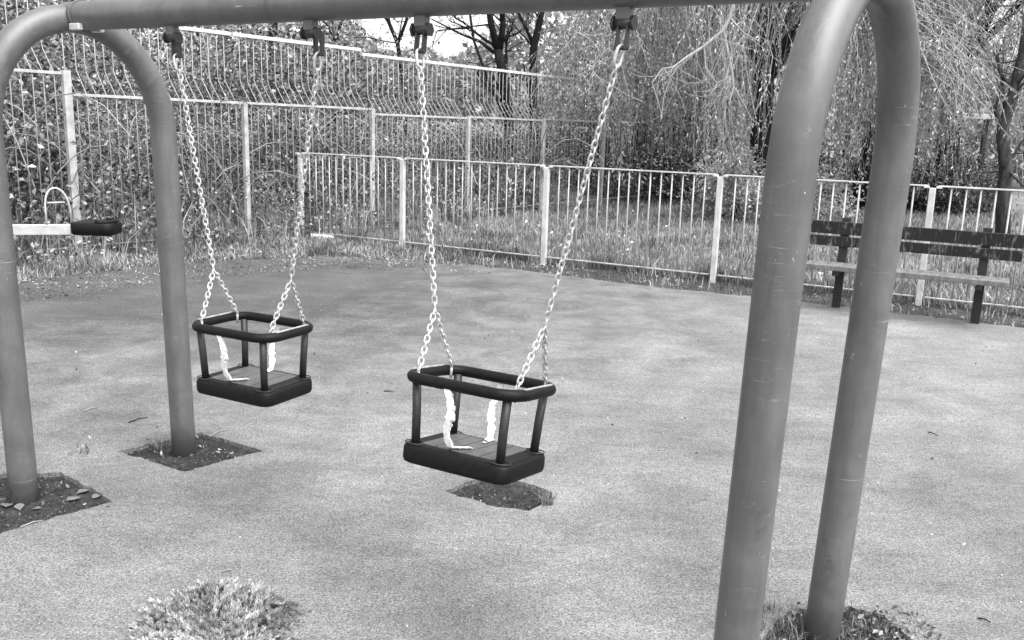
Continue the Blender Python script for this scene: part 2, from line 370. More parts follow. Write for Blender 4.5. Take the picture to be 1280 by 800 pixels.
def make_cradle(label):
    """built about its pivot line: origin at the middle of the two pivots, x along the bar, z up"""
    root=thing('cradle_swing',label,'swing',group='cradle swings hanging from the top bar')
    zz=lambda z: z-PIV
    hxr,hyr=.196,.136
    # rail
    rp=rrect(hxr,hyr,.072,8); rp=np.c_[rp,np.full(len(rp),zz(.778))]
    rp[:,2]-=.010*np.abs(np.sin(np.pi*(rp[:,0]/hxr*.5)))*0
    rail=tube(MB(),rp,.0175,14,closed=True).obj('rail',M_rubber,root)
    # bright wear bars on the two short sides
    # posts
    for sx in (-1,1):
        for sy in (-1,1):
            x0,y0=sx*.150,sy*.104
            tube(MB(),[(x0,y0,zz(.573)),(x0*1.02,y0*1.05,zz(.67)),(x0*1.06,y0*1.10,zz(.768))],.0135,12).obj('spindle',M_spindle,root)
    # seat
    base=MB(); L=[]
    for ins,z in ((.012,.515),(.003,.520),(0,.530),(0,.562),(.004,.572),(.014,.576)):
        o=rrect(.188-ins,.136-ins,.035,6); L.append(np.c_[o,np.full(len(o),zz(z))])
    loops(base,L); seat=base.obj('seat',M_rubber,root)
    pad=MB()
    for k in range(5):
        xx=(-.104+k*.052)
        box(pad,(xx,0,zz(.5772)),(.047,.205,.006),None,.002)
    pad.obj('tread_pad',M_pad,seat)
    for sx in (-1,1):
        for a in (-1,1):
            pts=[(sx*.150+.033*math.cos(t),a*.106+.026*math.sin(t),zz(.577)) for t in np.linspace(0,2*np.pi,18,endpoint=False)]
            tube(MB(),pts,.0022,5,closed=True).obj('spindle_collar',M_spindle,seat)
    # frayed straps front and back
    for sy in (-1,1):
        A_=[];B_=[];n_=44
        for q in np.linspace(0,1,n_):
            z=.772-.192*min(1,q/.80); out=.012*math.sin(min(1,q/.8)*3.14); yy=hyr+out-.040*min(1,q/.8)-.050*max(0,q-.80)/.2
            x=-.022+.010*math.sin(q*9+sy)+.03*max(0,q-.8)/.2; wd=.0098*(1+.16*math.sin(q*38+sy)+.14*rng.normal())*(1 if q<.85 else 1-(q-.85)*2.5)
            A_.append((x-wd,sy*yy,zz(z)+(.003 if q>.8 else 0))); B_.append((x+wd*(1+.2*rng.normal()),sy*yy,zz(z)+(.003 if q>.8 else 0)))
        A_=np.array(A_);B_=np.array(B_); th=np.array([[0,sy*.012,.006]]); sv=np.concatenate([A_,B_,B_+th,A_+th]); i=np.arange(n_-1); sm=MB()
        sm.add(sv,np.concatenate([np.stack([i+a*n_,i+1+a*n_,i+1+((a+1)%4)*n_,i+((a+1)%4)*n_],1) for a in range(4)])); sm.obj('strap',M_strap,root,smooth=False)
    # chains
    wx,wy=.172,.092; kx,kz=.195,.978; half=.342
    for sx in (-1,1):
        top=V3(sx*half,0,-.012); st=MB()
        for a in (-1,1):   # shackle: two dark plates and a pin
            box(st,(sx*half+a*.014,0,-.035),(.006,.022,.075),None,.0015)
        tube(st,[(sx*half-.02,0,-.066),(sx*half+.02,0,-.066)],.007,10)
        st.obj('shackle',M_hanger,root)
        cm=MB(); k0=V3(sx*kx,0,zz(kz))
        big=V3(sx*half,0,-.083); d=(k0-V3(sx*half,0,-.066)); d/=np.linalg.norm(d)
        link_ring(cm,V3(sx*half,0,-.066)+d*.024,d,V3(0,1,0)*.9+V3(.3,0,0),L=.06,W=.018,r=.0052)
        chain(cm,V3(sx*half,0,-.066)+d*.05,k0)
        for sy in (-1,1): chain(cm,k0,V3(sx*wx,sy*wy,zz(.795)))
        cm.obj('chain',M_chain,root)
        box(MB(),(sx*(hxr),0,zz(.7955)),(.010,.17,.004),None,.001).obj('wear_strip',M_chain,rail)
        for sy in (-1,1):
            wr=MB(); tube(wr,[(sx*wx,sy*wy,zz(.755)),(sx*wx,sy*wy,zz(.797))],.005,8); wr.obj('rail_bolt',M_chain,rail)
    return root
yaw=math.atan2(be[1],be[0])
sw1=make_cradle('black cradle swing hanging still beside the far left hoop')
q=BA+be*(ts[0]+ts[1])/2; sw1.location=(q[0]+.018,q[1]+.01,PIV); sw1.rotation_euler=(0,0,yaw+.03)
sw2=copy_tree(sw1); sw2['label']='black cradle swing tipped mid swing toward the dark patch in the middle of the ground'
q=BA+be*(ts[2]+ts[3])/2; sw2.location=(q[0],q[1],PIV)
sw2.rotation_mode='ZYX'; sw2.rotation_euler=(Matrix.Rotation(yaw,3,'Z')@Matrix.Rotation(-.14,3,'X')).to_euler('ZYX')

# ---------------------------------------------------------------- fences
def panel(root,o,d,nrm,s0,s1,rail_z,bar_r,gap,mat,crank=None,top=None,low=.10,flat=(.045,.012),zb=0):
    L=s1-s0; nb=int(round(L/gap)); bars=MB()
    for i in range(1,nb):
        b=o+d*(s0+L*i/nb+rng.normal()*.002)
        if crank is None: pts=[b+V3(0,0,.03),b+V3(0,0,rail_z)]
        else:
            j=rng.normal(size=2)*.006
            pts=[b+V3(0,0,.03),b+V3(0,0,rail_z+.0),b+nrm*crank*.9+V3(0,0,rail_z+.24)+d*j[0],b+nrm*crank+V3(0,0,rail_z+.30)+d*j[0],b+nrm*crank+V3(0,0,top)+d*j[1]]
        tube(bars,pts,bar_r,6)
    pn=bars.obj('bar_panel',mat,root)
    ax=np.array([d,nrm,[0,0,1]]); c=o+d*(s0+s1)/2
    box(MB(),c+V3(0,0,rail_z),(L-.02,flat[0],flat[1]),ax,.002).obj('rail',M_rail if crank is None else M_fence,pn)
    box(MB(),c+V3(0,0,low),(L-.02,.04,.012),ax,.002).obj('rail',mat,pn)
    if crank is not None: box(MB(),c+nrm*crank+V3(0,0,top),(L-.03,.04,.045),ax,.004).obj('rail',M_rail,pn)
    return pn
tall=thing('tall_fence','tall pale bar fence with cranked tops along the left bushes','fence',tuple(TF0))
tz=V3(0,0,0)
for k in range(-1,6):
    if k<0: rz,tp=1.97,2.86
    elif k<2: rz,tp=1.755,2.60
    else: rz,tp=1.685+.02*(k-2),2.54
    pn=panel(tall,V3(0,0,0),TD,TN,k*TS,(k+1)*TS,rz,.0060,.118,M_bar,.2,tp,.12,(.045,.03))
    # upright on the near side of the joint
for k in range(-1,7):
    rz=2.0 if k<=0 else (1.77 if k<=2 else 1.70+.02*(k-2))
    if k==2: rz=1.77
    box(MB(),TD*(k*TS)-TN*.02+V3(0,0,rz/2-.05),(.06 if k else .085,.06,rz+.1),np.array([TD,TN,[0,0,1]]),.004).obj('post',M_fence,tall)
low=thing('low_fence','low pale bar railing running behind the bench to the tall fence','fence',tuple(LF0))
LS=[-1.72,0,2.07,4.14,6.2,8.27,10.34]
for a,b_ in zip(LS[:-1],LS[1:]): panel(low,V3(0,0,0),LD,LN,a+.04,b_-.04,1.13,.0085,.121,M_fence,None,None,.055,(.04,.014))
for a in LS:
    p_=MB(); box(p_,LD*a+V3(0,0,.50),(.058,.058,1.22),np.array([LD,LN,[0,0,1]]),.005)
    po=p_.obj('post',M_rail,low)
    for sg in (-1,1): box(MB(),LD*(a+sg*.055)+V3(0,0,1.118),(.05,.05,.022),np.array([LD,LN,[0,0,1]]),.004).obj('rail_bracket',M_rail,po)

# ---------------------------------------------------------------- bench
bench=thing('park_bench','weathered bench with two dark lichened back slats before the low railing','bench',(3.55,8.0,0),math.atan2(LD[1],LD[0]))
# local x along the bench, local -y toward the camera
LX=.583
for sx in (-1,1):
    tube_=MB()
    lean=math.radians(6)
    box(tube_,(sx*LX,.01+.02,.40),(.072,.07,.86),np.array([[1,0,0],[0,math.cos(lean),-math.sin(lean)],[0,math.sin(lean),math.cos(lean)]]),.004)
    lg=tube_.obj('leg',M_benchleg,bench)
    ar=MB(); box(ar,(sx*LX,-.145,.355),(.05,.30,.05),None,.004); ar.obj('seat_bracket',M_benchleg,lg)
for z,hh,y in ((.735,.115,.025),(.612,.090,.012)):
    box(MB(),(-.005,y,z),(1.75,.045,hh),None,.004).obj('back_slat',M_slat,bench)
st=MB(); 
for yy in (-.075,-.23): box(st,(-.03,yy,.398),(1.66,.145,.045),None,.005)
st.obj('seat',M_seat,bench)

# ---------------------------------------------------------------- seesaw
ss=thing('seesaw','pale seesaw beam with black seat and hoop handle behind the left hoop','seesaw',(-4.95,7.5,0))
bm_=MB(); box(bm_,(0,0,.56),(2.60,.075,.085),np.array([[.998,0,.035],[0,1,0],[-.035,0,.998]]),.006); bm_.obj('beam',M_pale,ss)
pv=MB(); tube(pv,[(0,0,-.1),(0,0,.5)],.07,16); tube(pv,[(0,-.12,.5),(0,.12,.5)],.045,14); pv.obj('pivot_post',M_paint,ss)
for sx in (-1,1):
    cx=sx*1.44; zc=.575+sx*.05
    L=[]
    for ins,z in ((.02,-.055),(0,-.04),(0,.035),(.01,.05)):
        o=rrect(.175-ins,.135-ins,.06,5); L.append(np.c_[o[:,0]+cx,o[:,1],np.full(len(o),zc+z)])
    b_=MB(); loops(b_,L); se=b_.obj('seat',M_rubber,ss)
    pts=[(cx+sx*.165*math.cos(t),.12*math.sin(t),zc+.058) for t in np.linspace(-1.3,1.3,12)]
    tube(MB(),pts,.016,8).obj('seat_lip',M_rubber,se)
    hp=[]
    for t in np.linspace(0,math.pi,17): hp.append((cx-sx*(.31+.02*math.sin(t)),.075*math.cos(t),zc+.02+.30*math.sin(t)**.55))
    hp=np.array(hp); hp[:,0]+=hp[:,1]*.9
    hb=MB(); tube(hb,hp,.0085,10); tube(hb,[hp[4]*[1,1,0]+[0,0,zc+.2],hp[12]*[1,1,0]+[0,0,zc+.2]],.007,8)
    hb.obj('handle',M_fence,ss)

# ---------------------------------------------------------------- pale slab
sl_=MB(); o=rrect(.16,.09,.03,3); o=o*(1+rng.normal(size=o.shape)*.08)
loops(sl_,[np.c_[o,np.full(len(o),0)],np.c_[o*.97,np.full(len(o),.05)],np.c_[o*.9,np.full(len(o),.06)]])
s=sl_.obj('concrete_slab',M_concrete,label='small white concrete slab lying at the corner of the two fences',cat='slab')
s.location=(-2.62,12.15,-.012); s.rotation_euler=(.06,.05,.3)

# ---------------------------------------------------------------- plants
def bush(name,label,cat,c,rad,nl,size,mat,nstem=14,group=None,seed=0,aspect=.55,clumps=26,canes=0,trans=None):
    rg=np.random.default_rng(seed+77)
    z0=float(zbank(c[0],c[1])); root=thing(name,label,cat,(c[0],c[1],z0),0,group)
    rad=np.array(rad)
    cc=unit(clumps,rg)*(rg.random(clumps)**.45)[:,None]*rad*[.85,.85,.8]; cc[:,2]=np.abs(cc[:,2])*1.0+rad[2]*.12
    cs=rg.random(clumps)*.6+.55
    idx=rg.integers(0,clumps,nl)
    P=cc[idx]+rg.normal(size=(nl,3))*(cs[idx]*.21)[:,None]*rad.mean()
    P[:,2]=np.abs(P[:,2])
    fo=MB(); leaves(fo,P,size,aspect,.15,rg=rg)
    fo.obj('foliage',mat,root,smooth=False)
    stm=MB()
    for i in range(nstem):
        b=cc[rg.integers(clumps)]; s=V3(rg.normal()*rad[0]*.25,rg.normal()*rad[1]*.25,-.1)
        m=(s+b)/2+rg.normal(size=3)*.12; tube(stm,[s,m,b],[.020,.012,.005],5,cap=False)
    if canes:
        cm=stm
        for i in range(canes):
            s=V3(rg.uniform(-1,1)*rad[0],rg.uniform(-1,1)*rad[1],rg.uniform(0,.5)*rad[2])
            a=rg.random()*6.28; l=rg.uniform(.6,1.6); d=V3(math.cos(a),math.sin(a),0)*l
            hgt=rg.uniform(.4,1.3)
            pts=[s+d*q+V3(0,0,hgt*(1-(1.6*q-1)**2)) for q in np.linspace(0,1,7)]
            tube(cm,pts,np.linspace(.009,.004,7),4,cap=False)
    stm.obj('stem',M_cane if canes else M_bark,root)
    return root
def along(k,off): q=TF0+TD*k*TS+TN*off; return (q[0],q[1])
BUSH=[(-.9,1.5,1.5,2.4),(-.2,1.3,1.4,1.9),(.4,1.2,1.3,1.6),(1.0,1.3,1.4,1.8),(1.6,1.2,1.2,1.5),(2.2,1.3,1.4,1.7),(2.9,1.2,1.3,1.5),(3.6,1.3,1.4,1.5),(4.4,1.4,1.5,1.6),
      (-1.1,3.8,2.0,3.3),(-.2,3.9,2.0,3.0),(.7,3.8,2.0,2.8),(1.6,3.8,1.9,2.4),(2.6,4.0,2.0,2.3),(3.6,4.0,2.0,2.2)]
WORD=['tall bramble bush at the left end of the tall fence, its nearest row','leafy bramble bush behind the tall fence where its rail steps down','low bramble bush behind the tall fence seen inside the far left hoop','bramble bush behind the tall fence beside the far left hoop leg',
 'bramble bush behind the tall fence and the still swing chains','bramble bush behind the tall fence at its second rail step','bramble bush behind the tall fence and the moving swing','bramble bush behind the tall fence and the middle of the low railing','bramble bush at the far end of the tall fence beside the willow',
 'high bush crowning the bank at the left edge of the picture','high bush crowning the bank over the left hoop','high bush crowning the bank between the left hoop and the still swing','high bush crowning the bank above the still swing','high bush crowning the bank between the two swings','high bush crowning the bank under the dark forked tree']
for i,(k,off,r,h) in enumerate(BUSH):
    x,y=along(k,off)
    front=i<9
    bush('bramble_bush' if front else 'bank_bush',WORD[i],'bush',(x,y),(r*1.15,r,h),(20000,13000,16000)[i%3] if front else 15000,((.022,.055),(.04,.10),(.03,.07))[i%3] if front else ((.03,.07),(.05,.12),(.04,.09))[i%3],M_leaf,14,
         'bushes behind the tall fence',i,.6,46,44 if front else 14)
# ivy-like growth filling the foot of the tall fence
nn_=16000; k=rng.uniform(-1.2,3.2,nn_); off=rng.normal(.35,.35,nn_)
P=TF0+TD*(k*TS)[:,None]+TN*off[:,None]; P[:,2]=np.abs(rng.normal(0,.22,nn_))*(1+.6*np.sin(k*5)); 
q_=P[::5]*[1,1,0]+TN*.25; u=MB(); blades(u,q_-[0,0,.03],(.4,1.15),.012,.9); leaves(u,P,(.03,.085),.5,.3); blades(u,P[::2]*[1,1,0]-[0,0,.03],(.15,.55),.012,.7); u.obj('undergrowth',M_grass,smooth=False,label='tangled weeds and dry stalks along the foot of the tall fence',cat='undergrowth',kind='stuff')
# litter strip between the surface and the fences
def strip_pts(n,poly):
    P=np.array(poly,float); lo,hi=P.min(0),P.max(0); out=[]
    while len(out)<n:
        q=lo+(hi-lo)*rng.random((n,2)); x,y=q[:,0],q[:,1]; ins=np.zeros(n,bool)
        for a,b in zip(P,np.roll(P,-1,0)):
            c=((a[1]>y)!=(b[1]>y))&(x<(b[0]-a[0])*(y-a[1])/(b[1]-a[1]+1e-12)+a[0]); ins^=c
        out.extend(q[ins].tolist())
    return np.c_[np.array(out[:n]),np.zeros(n)]
lit=MB(); S1=[(-6.4,6.2),(-4.6,8.2),(-3.5,9.8),(-2.2,10.5),(-.1,10.0),(-1.4,11.5),(-2.9,12.6),(-5.0,9.8)]
P=strip_pts(17000,S1); P[:,2]=rng.random(len(P))*.03-.028; leaves(lit,P,(.018,.06),.5,.1)
S2=[(-.1,10.0),(1.3,9.2),(2.8,8.4),(4.3,7.6),(8.5,5.3),(9,5.9),(4.2,8.45),(2.2,9.55),(.4,10.5),(-1.4,11.5)]
P=strip_pts(2000,S2); P[:,2]=rng.random(len(P))*.02-.028; leaves(lit,P,(.015,.045),.5,.1)
# thin drift over the edge of the surface on the left
P=strip_pts(2600,[(-5.6,5.4),(-3.4,8.2),(-2.0,9.6),(-.2,9.6),(-2.2,10.6),(-3.7,10.0),(-4.8,8.4)]); P[:,2]=.006+rng.random(len(P))*.012; leaves(lit,P,(.015,.045),.4,0)
for poly,m_ in (([(-1.83,4.0),(-1.43,3.78),(-1.2,4.06),(-1.54,4.27)],70),([(-2.25,3.35),(-1.9,3.15),(-1.66,3.42),(-1.97,3.68)],80),([(-.26,3.644),(-.12,3.79),(.2,3.65),(.1,3.48)],26),([tuple(on(*q)[:2]) for q in ((955,795),(985,762),(1110,770),(1160,800),(1140,880),(940,880))],110)):
    P=strip_pts(m_,poly); P[:,2]=-.016; leaves(lit,P,(.008,.032),.5,0)
P=strip_pts(420,[(-3.2,3.2),(4.5,3.2),(5,7),(-4,8)]); P[:,2]=.004; leaves(lit,P,(.008,.028),.4,0)
lit.obj('leaf_litter',M_dead,smooth=False,label='dead leaves and twigs strewn along the edge of the play surface',cat='leaf litter',kind='stuff')
wd=MB(); P=strip_pts(9000,S1); keep=rng.random(len(P))<.8; blades(wd,P[keep]-[0,0,.02],(.04,.16),.010,.9)
P=strip_pts(900,S2); blades(wd,P-[0,0,.02],(.03,.12),.009,.9)
q=LF0+LD*rng.uniform(-1.7,9.5,4200)[:,None]+LN*rng.normal(.16,.10,4200)[:,None]; blades(wd,q-[0,0,.02],(.05,.24),.011,.7)
wd.obj('weeds',M_grass,smooth=False,label='short weeds growing in the soil border under the fences',cat='weeds',kind='stuff')
# field grass beyond the low fence
n_=150000; s=rng.uniform(-2,14,n_); o=.15+15*rng.random(n_)**1.4
P=LF0+LD*(s)[:,None]*(1+o[:,None]*.09)+LN*o[:,None]; P[:,2]=-.035
sb=(P-TF0)@TN; P=P[sb<.2]; cl=np.sin(P[:,0]*2.1+np.sin(P[:,1]*1.7)*2)*.5+.5
gm=MB(); blades(gm,P,(.04,.15),.013,.8); gm.obj('grass',M_meadow,smooth=False,label='rough meadow grass beyond the low railing',cat='grass',kind='stuff')
fl=MB()
P=LF0+LD*rng.uniform(-1,8,70)[:,None]+LN*(.2+6*rng.random(70)**1.6)[:,None]; P[:,2]=.08+.08*rng.random(70)
for j in range(7): leaves(fl,P,(.02,.032),.8,.0)
fl.obj('daisies',M_white,smooth=False,label='white flower heads scattered in the meadow grass',cat='flowers',kind='stuff')

def lumps(mb,P,r):
    n_=len(P); oct_=np.array([[1,0,0],[-1,0,0],[0,1,0],[0,-1,0],[0,0,1],[0,0,-1]],float)
    v=P[:,None,:]+oct_[None]*(r[:,None,None])*(1+rng.normal(size=(n_,6,1))*.25)*np.array([1,1,.7])
    f=np.array([[0,2,4],[2,1,4],[1,3,4],[3,0,4],[2,0,5],[1,2,5],[3,1,5],[0,3,5]])
    mb.add(v.reshape(-1,3),tris=(np.arange(n_)[:,None,None]*6+f[None]).reshape(-1,3))
cr0=MB()
for poly,m_ in (([(-1.85,4.0),(-1.43,3.76),(-1.18,4.06),(-1.54,4.29)],900),([(-2.28,3.32),(-1.896,3.11),(-1.631,3.423),(-1.96,3.71),(-2.35,3.66)],1000),([(-.282,3.644),(-.123,3.811),(.03,3.80),(.20,3.68),(.213,3.60),(.107,3.457),(-.043,3.494)],500),([tuple(on(*q)[:2]) for q in ((948,800),(985,764),(1060,760),(1105,772),(1140,800),(1125,900),(940,900))],700)):
    P=strip_pts(m_,poly); c0=P.mean(0); P=c0+(P-c0)*(1+.03*rng.normal(size=(m_,1))); P[:,2]=-.019; lumps(cr0,P,rng.uniform(.002,.009,m_))
cr0.obj('soil_crumbs',M_soil,smooth=False,label='crumbs of dark soil lying on the bare patches round the posts',cat='soil',kind='stuff')
grit=MB(); P=strip_pts(170,[(-3.2,1.8),(3.5,1.8),(5,7),(-4,8)]); P[:,2]=.002; lumps(grit,P,rng.uniform(.001,.0042,170)); grit.obj('grit',M_concrete,smooth=False,label='small pale stones scattered over the play surface',cat='grit',kind='stuff')
# bare trees -----------------------------------------------------------------
def branchy(tk,tw,P,dirn,L,r,depth,rg,up=.25,spread=.7):
    n_=6; pts=[P]; d=np.array(dirn,float)
    for i in range(n_):
        d=d+rg.normal(size=3)*.13+V3(0,0,up*.06); d/=np.linalg.norm(d); pts.append(pts[-1]+d*L/n_)
    rr=np.linspace(r,r*.55,n_+1); tube(tk if r>.022 else tw,pts,rr,6 if r>.03 else 4,cap=False)
    if depth==0: return
    for i in range(4 if depth>1 else 3):
        b=pts[rg.integers(2,n_+1)]; nd=d+rg.normal(size=3)*spread; nd/=np.linalg.norm(nd)
        branchy(tk,tw,b,nd,L*rg.uniform(.5,.75),max(.004,r*rg.uniform(.35,.55)),depth-1,rg,up,spread)
def bare_tree(label,main,seed,depth=3,leafn=0,mat=M_bark):
    """main: list of (points, radius) drawn limbs"""
    rg=np.random.default_rng(seed); b0=main[0][0][0]
    root=thing('bare_tree',label,'tree',tuple(b0),0); O=np.array(b0); tk=MB(); tw=MB()
    for pts,r0,r1 in main:
        pts=np.array(pts)-O; m=len(pts); tube(tk,pts,np.linspace(r0,r1,m),9)
        for i in range(1,m):
            for j in range(2):
                d=pts[i]-pts[i-1]; d=d/np.linalg.norm(d)+rg.normal(size=3)*.75; d/=np.linalg.norm(d)
                branchy(tk,tw,pts[i],d,rg.uniform(.6,1.5),r1*.4,depth-1,rg)
    tk.obj('trunk',mat,root)
    if not tw.n: return root
    cr_=tw.obj('crown',mat,root)
    if leafn:
        v=np.array([x.co[:] for x in cr_.data.vertices]); P=v[rg.integers(0,len(v),leafn)]+rg.normal(size=(leafn,3))*.06
        lf=MB(); leaves(lf,P,(.03,.06),.5,rg=rg); lf.obj('foliage',M_far,cr_,smooth=False)
    return root
def A(l,Y): return [at(x,y,Y) for x,y in l]
b=at(640,240,21); b[2]=0
bare_tree('dark forked bare tree behind the tall fence, under the middle of the top bar',[([b]+A([(634,130),(628,90),(622,62)],21),.13,.10),(A([(622,62),(614,30),(606,-20),(600,-70)],21),.085,.05),(A([(624,66),(629,30),(624,-20),(632,-70)],21),.075,.05),(A([(618,66),(600,52),(575,42),(540,24)],21),.045,.014)],5,3,500)
b=at(672,240,23); b[2]=0
bare_tree('dark bare tree just right of the forked one, behind the tall fence',[([b]+A([(666,120),(667,60),(675,25),(682,-20),(684,-70)],23),.12,.06),(A([(668,58),(655,30),(640,0),(632,-40)],23),.05,.02)],6,3,400)
b=at(510,250,22); b[2]=0.6
bare_tree('thin bare tree with a V shaped fork beside the moving swing chain',[([b]+A([(505,110),(497,54),(486,28),(478,-20)],22),.06,.04),(A([(497,54),(508,26),(512,-20)],22),.045,.03)],8,3,500)
b=at(345,220,19); b[2]=.9
bare_tree('dark tree trunk rising from the bank above the still swing',[([b]+A([(344,110),(342,50),(340,10),(338,-60)],19),.11,.08)],9,2,900)
b=at(560,250,18); b[2]=0
bare_tree('slanting thin bare sapling between the moving swing chains',[([b]+A([(628,140),(610,100),(592,50),(585,0),(580,-40)],18.5),.035,.02)],10,2,300)

for j,(x,Y,sd_) in enumerate(((150,17,91),(250,18,92),(425,20,93))):
    b=at(x,190,Y); b[2]=.9
    bare_tree(('thin dark sapling on the bank inside the left hoop','thin dark sapling on the bank above the still swing chains','thin dark sapling on the bank left of the moving swing')[j],[([b]+A([(x+3,110),(x-4,50),(x+6,0),(x+2,-60)],Y),.045,.02),(A([(x-2,60),(x-22,20),(x-40,-40)],Y),.025,.012)],sd_,3,400)
# willows ---------------------------------------------------------------------
def willow(label,base,H,R,ns,seed,arc=(0,6.283),zend=(.7,2.6),limbs=(),rin=.35,trunk_r=.26,lean=(0,0)):
    rg=np.random.default_rng(seed); root=thing('willow_tree',label,'tree',(base[0],base[1],-.03))
    tk=MB(); tube(tk,[(0,0,-.2),(.05,0,.6),(lean[0]*.4,lean[1]*.4,2.2),(lean[0],lean[1],H*.75)],[trunk_r*1.2,trunk_r,trunk_r*.85,trunk_r*.4],12)
    for i in range(11):
        a=arc[0]+(arc[1]-arc[0])*(i+rg.random()*.6)/11; z0=rg.uniform(1.8,H*.55); l=R*rg.uniform(.55,.9)
        pts=[V3(lean[0]*.6,lean[1]*.6,z0)]+[V3(math.cos(a)*l*q+rg.normal()*.12,math.sin(a)*l*q+rg.normal()*.12,z0+(H*.92-z0)*math.sin(q*1.5)) for q in np.linspace(.2,1,6)]
        tube(tk,pts,np.linspace(trunk_r*.38,.02,7),6,cap=False)
    trk=tk.obj('trunk',M_bark,root)
    if limbs:
        pl=MB()
        for pts,r0,r1 in limbs:
            pts=np.array(pts)-V3(base[0],base[1],-.03); tube(pl,pts,np.linspace(r0,r1,len(pts)),7,cap=False)
        pl.obj('limb',M_palebark,root)
    tw=MB(); LP=[];LA=[]; nc=int(ns/38); CA=rg.uniform(*arc,nc); CR=rin+(1-rin)*rg.random(nc)**.6; CZ=rg.uniform(0,1.25,nc)**1.4; CW=rg.normal(size=(nc,2))*.45
    for i in range(ns):
        ci=rg.integers(nc); a=CA[ci]+rg.normal()*.055; rr=R*(CR[ci]+rg.normal()*.045); zt=H*math.sqrt(max(.05,1-(rr/R*.85)**2))*rg.uniform(.8,1.05); ze=rg.uniform(*zend)+ (0 if rg.random()<.7 else rg.uniform(0,1.5))
        if zt<ze+1.2: zt=ze+1.6
        m=8; q=np.linspace(0,1,m); ox=CW[ci,0]+rg.normal()*.22; oy=CW[ci,1]+rg.normal()*.22; sway=rg.normal(size=2)*.16; ze+=CZ[ci]
        x=math.cos(a)*rr+ox*q+sway[0]*np.sin(q*5+i); y=math.sin(a)*rr+oy*q+sway[1]*np.sin(q*4+i*2)
        x=x+math.cos(a)*.35*np.sin(q*1.6); y=y+math.sin(a)*.35*np.sin(q*1.6)
        z=zt+(ze-zt)*q**1.15; pts=np.stack([x,y,z],1); tube(tw,pts,np.linspace(.007,.003,m),3,cap=False)
        nl=int((zt-ze)*11)+4; t=rg.random(nl)*(m-1); j=np.minimum(t.astype(int),m-2); fr=(t-j)[:,None]
        LP.append(pts[j]*(1-fr)+pts[j+1]*fr); LA.append(np.tile(V3(0,0,-.75),(nl,1)))
    crn=tw.obj('crown',M_palebark,root)
    lf=MB(); leaves(lf,np.concatenate(LP),(.04,.095),.34,axis=np.concatenate(LA),rg=rg); lf.obj('foliage',M_willow,crn,smooth=False)
    return root
limbs=[(A([(925,-25),(912,22),(904,38),(880,58),(858,72),(842,84),(828,86),(815,104)],14.2),.034,.012),(A([(904,38),(909,62),(915,90),(917,108),(911,130)],14.2),.03,.012),
       (A([(917,108),(930,130),(940,150)],14.2),.012,.006),(A([(880,58),(882,85),(896,104),(888,118)],14.2),.018,.008),(A([(896,104),(912,96)],14.2),.01,.006),(A([(850,78),(838,98),(830,120),(826,150)],14.2),.014,.006),
       (A([(912,22),(930,42),(950,52)],14.2),.016,.007),(A([(815,104),(822,125),(828,148)],14.2),.01,.005)]
rl=np.random.default_rng(4)
for x,y in ((845,82),(870,64),(893,46),(912,80),(916,105),(830,86),(905,38),(930,44),(760,60),(790,30),(985,60),(960,20),(1005,100),(1060,110),(1100,60),(1175,60),(1200,100),(1160,30),(740,90),(720,40)):
    for _ in range(3):
        a=rl.uniform(.2,2.6); l=rl.uniform(30,85); c=rl.normal()*.5; p_=[(x,y)]
        for q in range(5): p_.append((p_[-1][0]+math.cos(a+c*q*.3)*l/5+rl.normal()*2,p_[-1][1]+math.sin(a+c*q*.3)*l/5))
        if x<960: limbs.append((A(p_,14.2+rl.normal()*.3),.0065,.003))
willow('pale weeping willow with a dark trunk and a bare pale limb behind the low railing',(4.9,18.6),6.8,4.0,2300,21,zend=(.5,2.0),limbs=limbs)
willow('weeping willow filling the top right corner behind the right hoop',(9.6,20.5),7.2,4.6,2000,22,zend=(2.6,3.9))
willow('smaller willow seen through the right hoop',(7.6,30),7.6,4.6,1300,23,zend=(2.8,4.2),trunk_r=.2)
# dark shrubs and hedge behind
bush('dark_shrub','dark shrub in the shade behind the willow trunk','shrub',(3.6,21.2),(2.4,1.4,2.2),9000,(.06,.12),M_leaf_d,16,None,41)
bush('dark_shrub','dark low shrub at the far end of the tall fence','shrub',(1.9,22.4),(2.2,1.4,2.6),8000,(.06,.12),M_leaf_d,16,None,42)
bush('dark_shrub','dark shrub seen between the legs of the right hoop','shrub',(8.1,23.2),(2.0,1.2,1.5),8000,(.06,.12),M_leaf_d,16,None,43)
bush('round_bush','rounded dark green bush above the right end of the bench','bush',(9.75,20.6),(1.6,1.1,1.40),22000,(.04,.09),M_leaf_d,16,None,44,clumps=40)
bush('leafy_bush','pale leafy bush in front of the willow trunk behind the low railing','bush',(4.1,17.0),(1.0,.9,1.35),6500,(.04,.085),M_spray,12,None,45)
bush('leafy_bush','pale leafy bush left of the near hoop leg behind the low railing','bush',(5.6,18.0),(1.2,1.0,1.3),7000,(.04,.085),M_spray,12,None,46)
# far wood closing the view
n_=70000; a=rng.uniform(-1.15,1.2,n_); d=rng.uniform(34,44,n_); h=(6.5+1.2*np.sin(a*9)+.8*np.sin(a*23+1)+.6*np.sin(a*47))
gap=np.exp(-((a+.08)/.09)**2); h=h-2.9*gap
P=np.stack([np.sin(a)*d,np.cos(a)*d,h*rng.random(n_)**.8],1); P[:,2]+=zbank(P[:,0],P[:,1])
fw_=MB(); leaves(fw_,P,(.18,.42),.6); fw_.obj('distant_wood',M_far,smooth=False,label='pale mass of distant trees closing off the view behind the bank',cat='woodland',kind='stuff')
